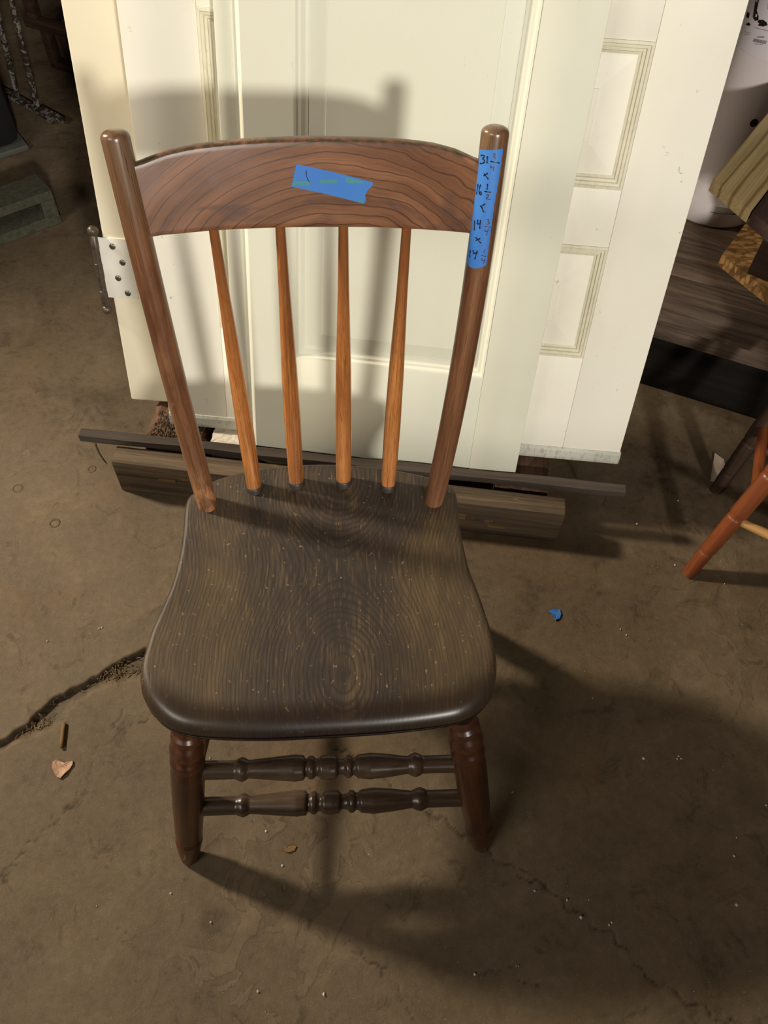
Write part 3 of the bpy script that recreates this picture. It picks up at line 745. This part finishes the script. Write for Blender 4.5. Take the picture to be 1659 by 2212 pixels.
# ------------------------------------------------------------------ what the doors stand on
YT = math.atan2(-.1347, .7968); RT = rotz(YT)
p0, p1 = np.array([-.3851, .4085, 0]), np.array([.4117, .2738, 0]); ln = np.linalg.norm(p1-p0)
mb = MB(); mb.box((p0+p1)/2+RT@np.array([0, .019, .0445]), ln/2, .019, .0445, RT, .0035, .7)
tim = thing('timber', 'weathered two-by-four standing on edge on the floor behind the chair', 'timber', tuple((p0+p1)/2))
mb.build('beam', 'timber', tim, 40)
for s_, off, zz in ((.12, .0, .052), (.17, .0, .062), (.86, .0, .030), (.74, .0, .05)):
    c = lerp(p0, p1, s_)+RT@np.array([0, -.0006, zz])
    MB().box(c, .040 if s_ == .74 else .016, .0012, .0085 if s_ == .74 else .0035, RT, .0008, s_*9).build('bare_chip', 'twig', tim)['label'] = 'pale chipped patch of bare wood'

l0, l1 = np.array([-.4425, .4635, .0985]), np.array([.5210, .3153, .0985])
lath = thing('lath', 'thin grey lath with nails in its ends lying along the foot of the doors', 'lath', tuple((l0+l1)/2-np.array([0, 0, .0075])))
RL = rotz(math.atan2(l1[1]-l0[1], l1[0]-l0[0])); hl = np.linalg.norm(l1-l0)/2
n = 24; v = []; f = []; g = []
for i in range(n+1):
    t = i/n; c = lerp(l0, l1, t)+np.array([0, 0, .0012*math.sin(t*9)])
    wy = .0088+.0008*math.sin(t*23); wz = .0072+.0006*math.sin(t*31+1)
    for (a, b) in ((-1, -1), (1, -1), (1, 1), (-1, 1)):
        v.append(c+RL@np.array([0, a*wy, b*wz])); g.append((t*hl*2, a*wy, b*wz))
for i in range(n):
    for k in range(4): f.append((4*i+k, 4*i+(k+1) % 4, 4*i+4+(k+1) % 4, 4*i+4+k))
f += [(0, 3, 2, 1), (4*n, 4*n+1, 4*n+2, 4*n+3)]
MB().add(v, f, g).build('strip', 'lath', lath)
MB().tube([(-.417, .4545, .098), (-.4175, .4505, .080), (-.4155, .4475, .062), (-.411, .444, .048), (-.407, .442, .038)], [.0017, .0017, .0016, .0014, .0005], 8).build('nail', 'iron', lath, True)
MB().tube([(.492, .3175, .098), (.493, .316, .080), (.494, .315, .062), (.4945, .3145, .055)], [.0016, .0016, .0014, .0005], 8).build('nail', 'iron', lath, True)

def rough_block(name, label, cat, c, sx, sy, sz, R, mat, jit, seed):
    t = thing(name, label, cat, (c[0], c[1], 0))
    bm = bmesh.new(); bmesh.ops.create_cube(bm, size=2.0)
    bmesh.ops.subdivide_edges(bm, edges=bm.edges[:], cuts=9, use_grid_fill=True)
    rg = np.random.default_rng(seed)
    for q in bm.verts: q.co = Vector((q.co.x*sx, q.co.y*sy, q.co.z*sz))+Vector(rg.normal(0, jit, 3))*(1 if q.co.z > -.95 else .2)
    bm.verts.index_update(); loc = [np.array(q.co) for q in bm.verts]
    MB().add([np.asarray(c)+R@q for q in loc], [tuple(x.index for x in fc.verts) for fc in bm.faces], [q[[1, 0, 2]]+seed for q in loc]).build('body', mat, t)
    bm.free(); return t
RB = rotz(rad(-9.5))
lb = rough_block('wood_block', 'broken brown block heaped with crumbly dirt under the left doors', 'block', np.array([-.268, .530, .0435]), .050, .088, .0435, RB, 'block', .0014, 3)
def heap(parent, n, box, mat, name, seed, size):
    rg = np.random.default_rng(seed); mb = MB()
    for i in range(n):
        c = RB@np.array([rg.uniform(-1, 1)*box[1][0], rg.uniform(-1, 1)*box[1][1], 0])+np.array(box[0]); s = size*rg.uniform(.5, 1.3)
        c[2] += s*.3
        d = rg.normal(0, 1, (6, 3)); d /= np.linalg.norm(d, axis=1)[:, None]
        dirs = np.array([[1, 0, 0], [-1, 0, 0], [0, 1, 0], [0, -1, 0], [0, 0, 1], [0, 0, -1]])+d*.35
        mb.add(c+dirs*s, [(0, 2, 4), (2, 1, 4), (1, 3, 4), (3, 0, 4), (2, 0, 5), (1, 2, 5), (3, 1, 5), (0, 3, 5)])
    return mb.build(name, mat, parent, False, 'stuff')
heap(lb, 480, ((-.272, .487, .087), (.043, .030)), 'soil', 'dirt_crumbs', 5, .0032)
heap(lb, 160, ((-.262, .452, .089), (.044, .010)), 'soil', 'dirt_crumbs', 8, .0028)
rough_block('wood_block', 'dark brown block under the right end of the doors', 'block', np.array([.357, .420, .0435]), .047, .085, .0435, RB, 'block', .0008, 11)
rough_block('wood_block', 'short white-painted block by the left foot of the smooth door', 'block', np.array([-.180, .462, .0440]), .029, .024, .0440, RB, 'whiteblock', .0005, 21)

# ------------------------------------------------------------------ right background: bench, tub, boards, stained chair
bench = thing('workbench', 'low grey weathered plank bench at the right behind the doors', 'bench', (.92, .80, 0))
yb = math.atan2(.5487-.6284, .7878-.6179); Rb = rotz(yb); b0 = np.array([.6179, .6284, .25])
def bench_box(name, x0, x1, y0, y1, z0, z1, seed, bev=.003):
    c = b0+Rb@np.array([(x0+x1)/2, (y0+y1)/2, 0]); c[2] = (z0+z1)/2
    return MB().box(c, (x1-x0)/2, (y1-y0)/2, (z1-z0)/2, Rb, bev, seed).build(name, 'bench', bench, 40)
ys_ = [0, .085, .190, .265, .37, .46]
for i in range(5): bench_box('plank', -.10, .75, ys_[i]+.0012, ys_[i+1]-.0012, .195+.0008*(i % 2), .250-.0012*(i % 2), i*1.3, .006 if i == 0 else .002)
bench_box('apron', -.09, .74, .022, .042, .145, .1945, 8.)
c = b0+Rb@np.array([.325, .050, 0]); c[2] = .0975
MB().box(c, .395, .006, .097, Rb, .001, 4.).build('void_panel', 'bench_shade', bench, 40)['label'] = 'added black panel standing in for the shade under the bench'  # added panel; its black stands in for the unlit space under the bench
for x, y in ((-.075, .045), (.715, .045), (-.075, .43), (.715, .43)): bench_box('leg', x-.022, x+.022, y-.0 , y+.03, 0, .1945, x*3)

TC = np.array([.786, .9335])
def ringz(mb, prof, seg=48, C=TC):
    v = []; f = []
    for r, z in prof:
        for k in range(seg): v.append((C[0]+r*math.cos(2*math.pi*k/seg), C[1]+r*math.sin(2*math.pi*k/seg), z))
    for i in range(len(prof)-1):
        for k in range(seg): f.append((i*seg+k, i*seg+(k+1) % seg, (i+1)*seg+(k+1) % seg, (i+1)*seg+k))
    f.append(tuple(range(seg))[::-1]); f.append(tuple((len(prof)-1)*seg+k for k in range(seg)))
    return mb.add(v, f)
tub = thing('plastic_tub', 'tall white plastic tub with a wide foot and printed label on the bench', 'tub', (TC[0], TC[1], .250))
ringz(MB(), [(.088, .2505), (.096, .252), (.1000, .258), (.1005, .290), (.0985, .299), (.086, .306), (.076, .312), (.067, .324), (.066, .40), (.066, .70), (.064, .704), (.02, .705)]).build('body', 'tub', tub, 40)
def cyl_patch(name, mat, pts, r, parent, sub=5):
    """flat print on the tub: polygon of (angle deg, z) wrapped on radius r, thin"""
    P = []
    for i in range(len(pts)):
        a, b = np.array(pts[i]), np.array(pts[(i+1) % len(pts)])
        for t in np.linspace(0, 1, sub, endpoint=False): P.append(a+(b-a)*t)
    v = [(TC[0]+r*math.cos(rad(a)), TC[1]+r*math.sin(rad(a)), z) for a, z in P]
    return MB().add(v, [tuple(range(len(v)))]).build(name, mat, parent)
lb_ = MB(); v = []; f = []
na = 24
for i in range(na+1):
    a = -200+i*150/na
    v += [(TC[0]+.0664*math.cos(rad(a)), TC[1]+.0664*math.sin(rad(a)), .5585+.001*math.sin(i*.4)), (TC[0]+.0664*math.cos(rad(a)), TC[1]+.0664*math.sin(rad(a)), .698)]
for i in range(na): f.append((2*i, 2*i+2, 2*i+3, 2*i+1))
lab = lb_.add(v, f).build('label', 'label', tub, True); lab['label'] = 'pale label printed with black tools and a barcode'
RP = .0668
for q in ([(-176, .690), (-164, .690), (-162.5, .636), (-160, .622), (-153, .6165), (-150.7, .6110), (-156, .6075), (-162, .610), (-169, .630)],
          [(-150, .6120), (-144, .6150), (-138, .6139), (-134.6, .6105), (-140, .6060), (-148.7, .6036), (-147, .6075), (-151, .608)],
          [(-180, .609), (-172, .611), (-170, .604), (-178, .602)], [(-172, .5935), (-166, .600), (-161, .5985), (-164, .595)], [(-146, .640), (-138, .650), (-136, .634), (-143, .632)]):
    cyl_patch('tool_print', 'black', q, RP, lab)
cyl_patch('tool_hole', 'label', [(-158.5, .617), (-155.5, .618), (-155, .614), (-158, .613)], RP+.0006, lab)
cyl_patch('tool_slot', 'label', [(-170, .680), (-168.6, .680), (-165.5, .632), (-166.8, .632)], RP+.0006, lab)
for a0, a1, z, h in ((-152, -131, .5985, .0011), (-168, -155, .5835, .0009), (-166, -157, .5805, .0009), (-142.5, -133, .5870, .0026), (-143, -131, .5765, .0011)):
    cyl_patch('text_line', 'grey', [(a0, z), (a1, z+.004), (a1, z+.004+h), (a0, z+h)], RP, lab)
for i in range(14):
    a0 = -146.5+i*1.40; w = .95 if i % 3 else .55
    cyl_patch('barcode_bar', 'grey', [(a0, .5790+i*.0003), (a0+w, .5790+i*.0003), (a0+w, .5845+i*.0003), (a0, .5845+i*.0003)], RP, lab)
cyl_patch('dark_spot', 'black', [(-99+6*math.cos(t), .452+.008*math.sin(t)) for t in np.linspace(0, 6.283, 14, endpoint=False)], RP, tub, 1)
v = []; f = []
for i in range(13):
    a = -112+i*3.2; w = .0006+.0022*max(0, (i-6)/6)
    for z in (.2870-w, .2870+w): v.append((TC[0]+.1011*math.cos(rad(a)), TC[1]+.1011*math.sin(rad(a)), z))
for i in range(12): f.append((2*i, 2*i+2, 2*i+3, 2*i+1))
MB().add(v, f).build('blue_line', 'blue', tub, True)

# boards stacked on the bench
osb = thing('chipboard_piece', 'rough chipboard offcut lying lowest on the grey bench', 'board', (.84, .72, .255))
q0 = np.array([.7379, .7164, .261]); e1 = np.array([.8228-.7379, .8247-.7164, 0]); e2 = np.array([.7943-.7379, .6174-.7164, 0]); e2 = e2/np.linalg.norm(e2)
MB().prism([q0, q0+e2*.24, q0+e2*.24+e1*1.2, q0+e1], (0, 0, 1), .024).build('panel', 'osb', osb)
spb = thing('spacer_block', 'wooden block holding up the boards over the bench', 'block', (.86, .70, .285))
MB().box((.860, .700, .4068), .05, .085, .1212, rotz(rad(-38)), .002, 3.).build('body', 'darkboard', spb, 40)
dirp = np.array([.62, .785, 0]); dirp /= np.linalg.norm(dirp); crs = np.array([.6112-.5761, .4920-.5678, 0]); cl = np.linalg.norm(crs)
pA = np.array([.5807, .5584, .5305])
pb = thing('pine_board', 'pale pine board with dark grain stripes jutting over the bench', 'board', tuple(pA+dirp*.4))
MB().prism([pA, pA+crs, pA+crs+dirp*.72, pA+dirp*.72], (0, 0, 1), .020, 0, dirp).build('panel', 'pine', pb)
pD = pA+crs*1.03
db = thing('brown_board', 'dark brown board lying beside the striped pine board', 'board', tuple(pD+dirp*.4))
MB().prism([pD+np.array([0, 0, -.001]), pD+crs*2.2+np.array([0, 0, -.001]), pD+crs*2.2+dirp*.60+np.array([0, 0, -.001]), pD+dirp*.60+np.array([0, 0, -.001])], (0, 0, 1), .020, 2, dirp).build('panel', 'darkboard', db)

oc = thing('stained_chair', 'orange-brown stained chair at the right edge, its turned legs by the bench', 'chair', (.80, .22, 0))
OL = [((.639, .202, 0), (.790, .310, .425)), ((.739, .382, 0), (.800, .420, .425)), ((.93, .06, 0), (.88, .12, .425)), ((1.00, .25, 0), (.93, .27, .425))]
OT = [0, .12, .13, .14, .30, .305, .315, .325, .33, .50, .505, .515, .525, .53, .75, 1]
OR = [.0115, .0135, .0120, .0138, .0150, .0150, .0134, .0150, .0155, .0158, .0158, .0140, .0158, .0160, .0160, .0135]
for i, (F, T) in enumerate(OL):
    t = np.unique(np.concatenate([np.linspace(0, 1, 50), OT])); P = lerp(F, T, 0)+(np.array(T)-np.array(F))*t[:, None]
    MB().tube(P, np.interp(t, OT, OR), 20, True, i*1.1).build('leg', 'orange' if i != 1 else 'darkwood', oc, 50)  # second leg: its shade is put into the darker wood colour
mid = lambda i, t: lerp(*OL[i], t)
for a, b, t1, t2, mt in ((0, 2, .30, .30, 'palerung'), (0, 1, .42, .42, 'orange'), (1, 3, .3, .3, 'orange'), (2, 3, .42, .42, 'orange')):
    MB().tube([mid(a, t1), lerp(mid(a, t1), mid(b, t2), .5), mid(b, t2)], [.0075, .0095, .0075], 14, True, a).build('rung', mt, oc, 50)
MB().prism([(.765, .275, .425), (.86, .085, .425), (.945, .095, .425), (.965, .27, .425), (.93, .315, .425), (.80, .455, .425), (.775, .430, .425)], (0, 0, 1), .03, 0, (1, 0, 0)).build('seat', 'orange', oc)

# ------------------------------------------------------------------ left background
cb = thing('concrete_block', 'grey hollow concrete block lying at the left edge of the frame', 'block', (-.74, 1.14, 0))
e = np.array([-.102, -.067, 0]); e /= np.linalg.norm(e); w = np.array([-.044, .061, 0]); w /= np.linalg.norm(w)
o0 = np.array([-.625, 1.196, 0]); L_, W_, H_ = .39, .076, .090
def cbx(mb, x0, x1, y0, y1, z0, z1):
    c = o0+e*(x0+x1)/2+w*(y0+y1)/2; mb.box((c[0], c[1], (z0+z1)/2), (x1-x0)/2, (y1-y0)/2, (z1-z0)/2, np.column_stack([e, w, [0, 0, 1]]), .003, 0, .0006); return mb
cbx(MB(), 0, L_, 0, W_, .066, H_).build('face_shell', 'cmu', cb)
cbx(MB(), 0, L_, 0, W_, .0, .024).build('face_shell', 'cmu', cb)
for x in (.0005, .178, L_-.0335): cbx(MB(), x, x+.033, .001, W_-.001, .0238, .0662).build('web', 'cmu', cb)

bn = thing('black_bin', 'black plastic bin with a grey lip, cut off by the left edge', 'bin', (-.92, 1.50, 0))
Rn = rotz(rad(32))
MB().box((-.915, 1.515, .155), .115, .10, .140, Rn, .03).build('body', 'rubber', bn, 40)
MB().box((-.915, 1.515, .0085), .120, .105, .008, Rn, .004).build('foot_lip', 'greylip', bn, 40)

ir = thing('iron_gate_frame', 'old iron frame with flaking white paint standing at the upper left', 'iron frame', (-.80, 1.69, 0))
ba, bb = np.array([-.99, 1.85, .010]), np.array([-.735, 1.632, .010])
Ri = rotz(math.atan2(bb[1]-ba[1], bb[0]-ba[0]))
MB().box((ba+bb)/2, np.linalg.norm(bb-ba)/2, .010, .006, Ri, .002, 0, .0006).build('bottom_bar', 'rust', ir)
c = lerp(ba, bb, 1.); d_ = (bb-ba)/np.linalg.norm(bb-ba); s_ = np.array([d_[1], -d_[0], 0])
MB().prism([c-d_*.03+s_*-.013, c-d_*.03+s_*.016, c+d_*.045+s_*.018, c+d_*.040+s_*.008, c+d_*.022+s_*.004, c+d_*.062+s_*-.002, c+d_*.058+s_*-.014], (0, 0, 1), .010).build('forked_foot', 'rust', ir)
for a, b in (((-.765, 1.659, .012), (-.690, 1.585, .66)), ((-.833, 1.726, .012), (-.735, 1.625, .66))):
    mb = MB(); t = np.linspace(0, 1, 26); P = np.array(a)+(np.array(b)-np.array(a))*t[:, None]
    mb.tube(P, .0072+.0009*np.sin(t*60), 12).build('rod', 'rust', ir, 60)
mb = MB().box((-.742, 1.633, .665), .10, .010, .006, Ri, .002).build('top_bar', 'rust', ir)

df = thing('dark_furniture', 'dark wooden furniture base with a low runner in the far upper left', 'furniture', (-.66, 1.86, 0))
yf = math.atan2(-.055, .11); Rf = rotz(yf); f0 = np.array([-.775, 1.885, 0])
def fbx(nm, x0, x1, y0, y1, z0, z1, bev=.004):
    c = f0+Rf@np.array([(x0+x1)/2, (y0+y1)/2, 0]); c[2] = (z0+z1)/2
    MB().box(c, (x1-x0)/2, (y1-y0)/2, (z1-z0)/2, Rf, bev, x0*7).build(nm, 'darkwood', df, 40)
fbx('leg', 0, .026, 0, .028, 0, .105); fbx('runner', .0, .42, .0, .03, 0, .024, .008); fbx('leg', .060, .085, 0, .028, .024, .105)
fbx('rail', -.045, .42, -.004, .03, .105, .130); fbx('post', -.030, -.002, .0, .03, .130, .52); fbx('rail', -.03, .42, 0, .03, .25, .50)
fbx('leg', .39, .42, .0, .028, .024, .105); fbx('leg', 0, .026, .30, .33, 0, .50); fbx('leg', .39, .42, .30, .33, 0, .50); fbx('side_rail', 0, .026, .03, .30, .105, .130)
fbx('side_rail', .39, .42, .03, .30, .105, .130); fbx('top', -.04, .43, -.01, .34, .52, .545)

# ------------------------------------------------------------------ litter on the floor
def flat_scrap(name, label, cat, outline, z, th, mat, curl=.0, seed=0):
    rg = np.random.default_rng(seed); P = np.array(outline); c = P.mean(0); n = len(P)
    t = thing(name, label, cat, (c[0], c[1], 0)); v = []; f = []
    rings = (0., .5, .85, 1.)
    for s in rings:
        for q in P:
            p = c+(q-c)*s; v.append((p[0], p[1], z+th+curl*s*s*(.6+.4*math.sin(9*q[0]*40+seed))+rg.normal(0, .0003)))
    for i in range(len(rings)-1):
        for k in range(n): f.append((i*n+k, i*n+(k+1) % n, (i+1)*n+(k+1) % n, (i+1)*n+k))
    b = len(v)
    for q in P: v.append((q[0], q[1], z))
    o = (len(rings)-1)*n
    for k in range(n): f.append((o+k, o+(k+1) % n, b+(k+1) % n, b+k))
    f.append(tuple(b+k for k in range(n))[::-1])
    MB().add(v, f).build('scrap', mat, t); return t
flat_scrap('tape_scrap', 'small torn scrap of blue tape on the floor right of the chair', 'tape', [(.376, .134), (.384, .138), (.396, .137), (.398, .128), (.394, .120), (.386, .117), (.384, .126)], .001, .0012, 'tape', .002, 1)
flat_scrap('plaster_flake', 'pinkish heart-shaped flake on the floor left of the front leg', 'flake', [(-.4215, -.0985), (-.4165, -.0955), (-.411, -.0975), (-.405, -.1000), (-.397, -.0985), (-.3925, -.0975), (-.3915, -.103), (-.395, -.110), (-.401, -.117), (-.4065, -.1235), (-.4125, -.121), (-.418, -.113), (-.422, -.106)], .0008, .0018, 'flake', .002, 2)
flat_scrap('paper_scrap', 'torn pale paper beyond the stained leg at the right', 'paper', [(.735, .405), (.765, .395), (.775, .455), (.760, .470)], .001, .001, 'paper', .004, 3)
flat_scrap('dry_leaf', 'brown shred of bark on the floor inside the front legs', 'bark', [(-.072, -.2365), (-.066, -.2325), (-.058, -.2315), (-.051, -.2335), (-.054, -.2400), (-.062, -.2420), (-.067, -.2405)], .0008, .0008, 'twig', .0012, 4)
tw = thing('twig', 'straight brown twig on the floor beside the left slab crack', 'twig', (-.4138, -.0574, 0))
MB().tube([(-.4150, -.0376, .0038), (-.4146, -.050, .0041), (-.4135, -.065, .0038), (-.4126, -.0772, .0042)], [.0028, .0032, .0031, .0026], 10).build('stick', 'twig', tw, True)
for (x, y, r, lbl) in ((-.496, .3391, .0105, 'sunken metal anchor ring nearest the chair seat on the left floor'), (-.4481, .4606, .0085, 'rusty anchor ring close to the left end of the lath'), (-.5774, .4183, .0105, 'anchor ring farthest left on the open floor')):
    t = thing('anchor_ring', lbl, 'anchor', (x, y, 0))
    mb = MB(); v = []; f = []; S1, S2 = 24, 8
    for i in range(S1):
        for k in range(S2):
            a = 2*math.pi*i/S1; b = 2*math.pi*k/S2; rr = r*.8+.0022*math.cos(b)
            v.append((x+rr*math.cos(a), y+rr*math.sin(a), -.0003+.0012*math.sin(b)))
    for i in range(S1):
        for k in range(S2): f.append((i*S2+k, ((i+1) % S1)*S2+k, ((i+1) % S1)*S2+(k+1) % S2, i*S2+(k+1) % S2))
    mb.add(v, f).build('ring', 'rusty', t, True)

# shavings and splinters lying in the crack
mb = MB(); rg = np.random.default_rng(12); nrm = 0
path = np.array([(-.4719, -.0371), (-.4363, .0033), (-.3827, .0328), (-.3495, .0598), (-.3074, .0831)])
for i in range(240):
    if i < 150: c = np.array([-.345, .050])+rg.normal(0, 1, 2)*(.028, .011)
    elif i < 220: c = np.array([-.452, -.040])+rg.normal(0, 1, 2)*(.014, .010)
    else: c = path[rg.integers(0, 4)]+(path[1]-path[0])*rg.uniform(-.6, .6)
    ang = rg.normal(rad(38), .9); L = rg.uniform(.002, .010) if i % 5 else rg.uniform(.010, .020); z = -.0075+rg.uniform(0, .0055)
    dx = np.array([math.cos(ang), math.sin(ang), rg.normal(0, .12)])*L/2; r = rg.uniform(.0004, .0011)
    mb.tube([(c[0], c[1], z)-dx, (c[0], c[1], z+.0006), (c[0], c[1], z)+dx], [r*.7, r, r*.6], 5, True, i*.3)
tag(mb.build('wood_shavings', 'shaving'), 'dry shavings and splinters lying in the broken slab crack left of the chair', 'shavings', kind='stuff')
# white crumbs and grit
CR = [(-.185, -.1), (.495, .097), (.503, .086), (.274, -.169), (.424, -.024), (.542, -.123), (.545, -.127), (.539, -.127), (.599, -.247), (.588, -.272), (.288, -.307), (.332, -.321), (.363, -.322), (.386, -.355), (.390, -.352), (.348, -.344), (.191, -.407), (.252, -.4), (-.012, -.422), (-.1, -.415), (-.327, -.302), (-.168, -.329), (-.226, -.29), (-.385, .125), (-.381, .127), (-.467, .105), (-.071, -.259), (-.096, -.211), (.658, -.202), (.573, -.337), (.486, -.125), (.70, .18), (.66, .36), (.57, .31), (.62, .22)]
mb = MB()
def crumb(x, y, s, rg):
    dirs = np.array([[1, 0, 0], [-1, 0, 0], [0, 1, 0], [0, -1, 0], [0, 0, 1], [0, 0, -1]])*rg.uniform(.6, 1.3, (6, 1))
    mb.add(np.array([x, y, s*.5])+dirs*s, [(0, 2, 4), (2, 1, 4), (1, 3, 4), (3, 0, 4), (2, 0, 5), (1, 2, 5), (3, 1, 5), (0, 3, 5)])
for x, y in CR: crumb(x, y, rg.uniform(.0012, .0026), rg)
for i in range(230): crumb(rg.uniform(-.6, .75), rg.uniform(-.5, .25), rg.uniform(.0003, .0009), rg)
tag(mb.build('white_crumbs', 'crumb'), 'tiny white crumbs of grit scattered over the brown floor', 'crumbs', kind='stuff')
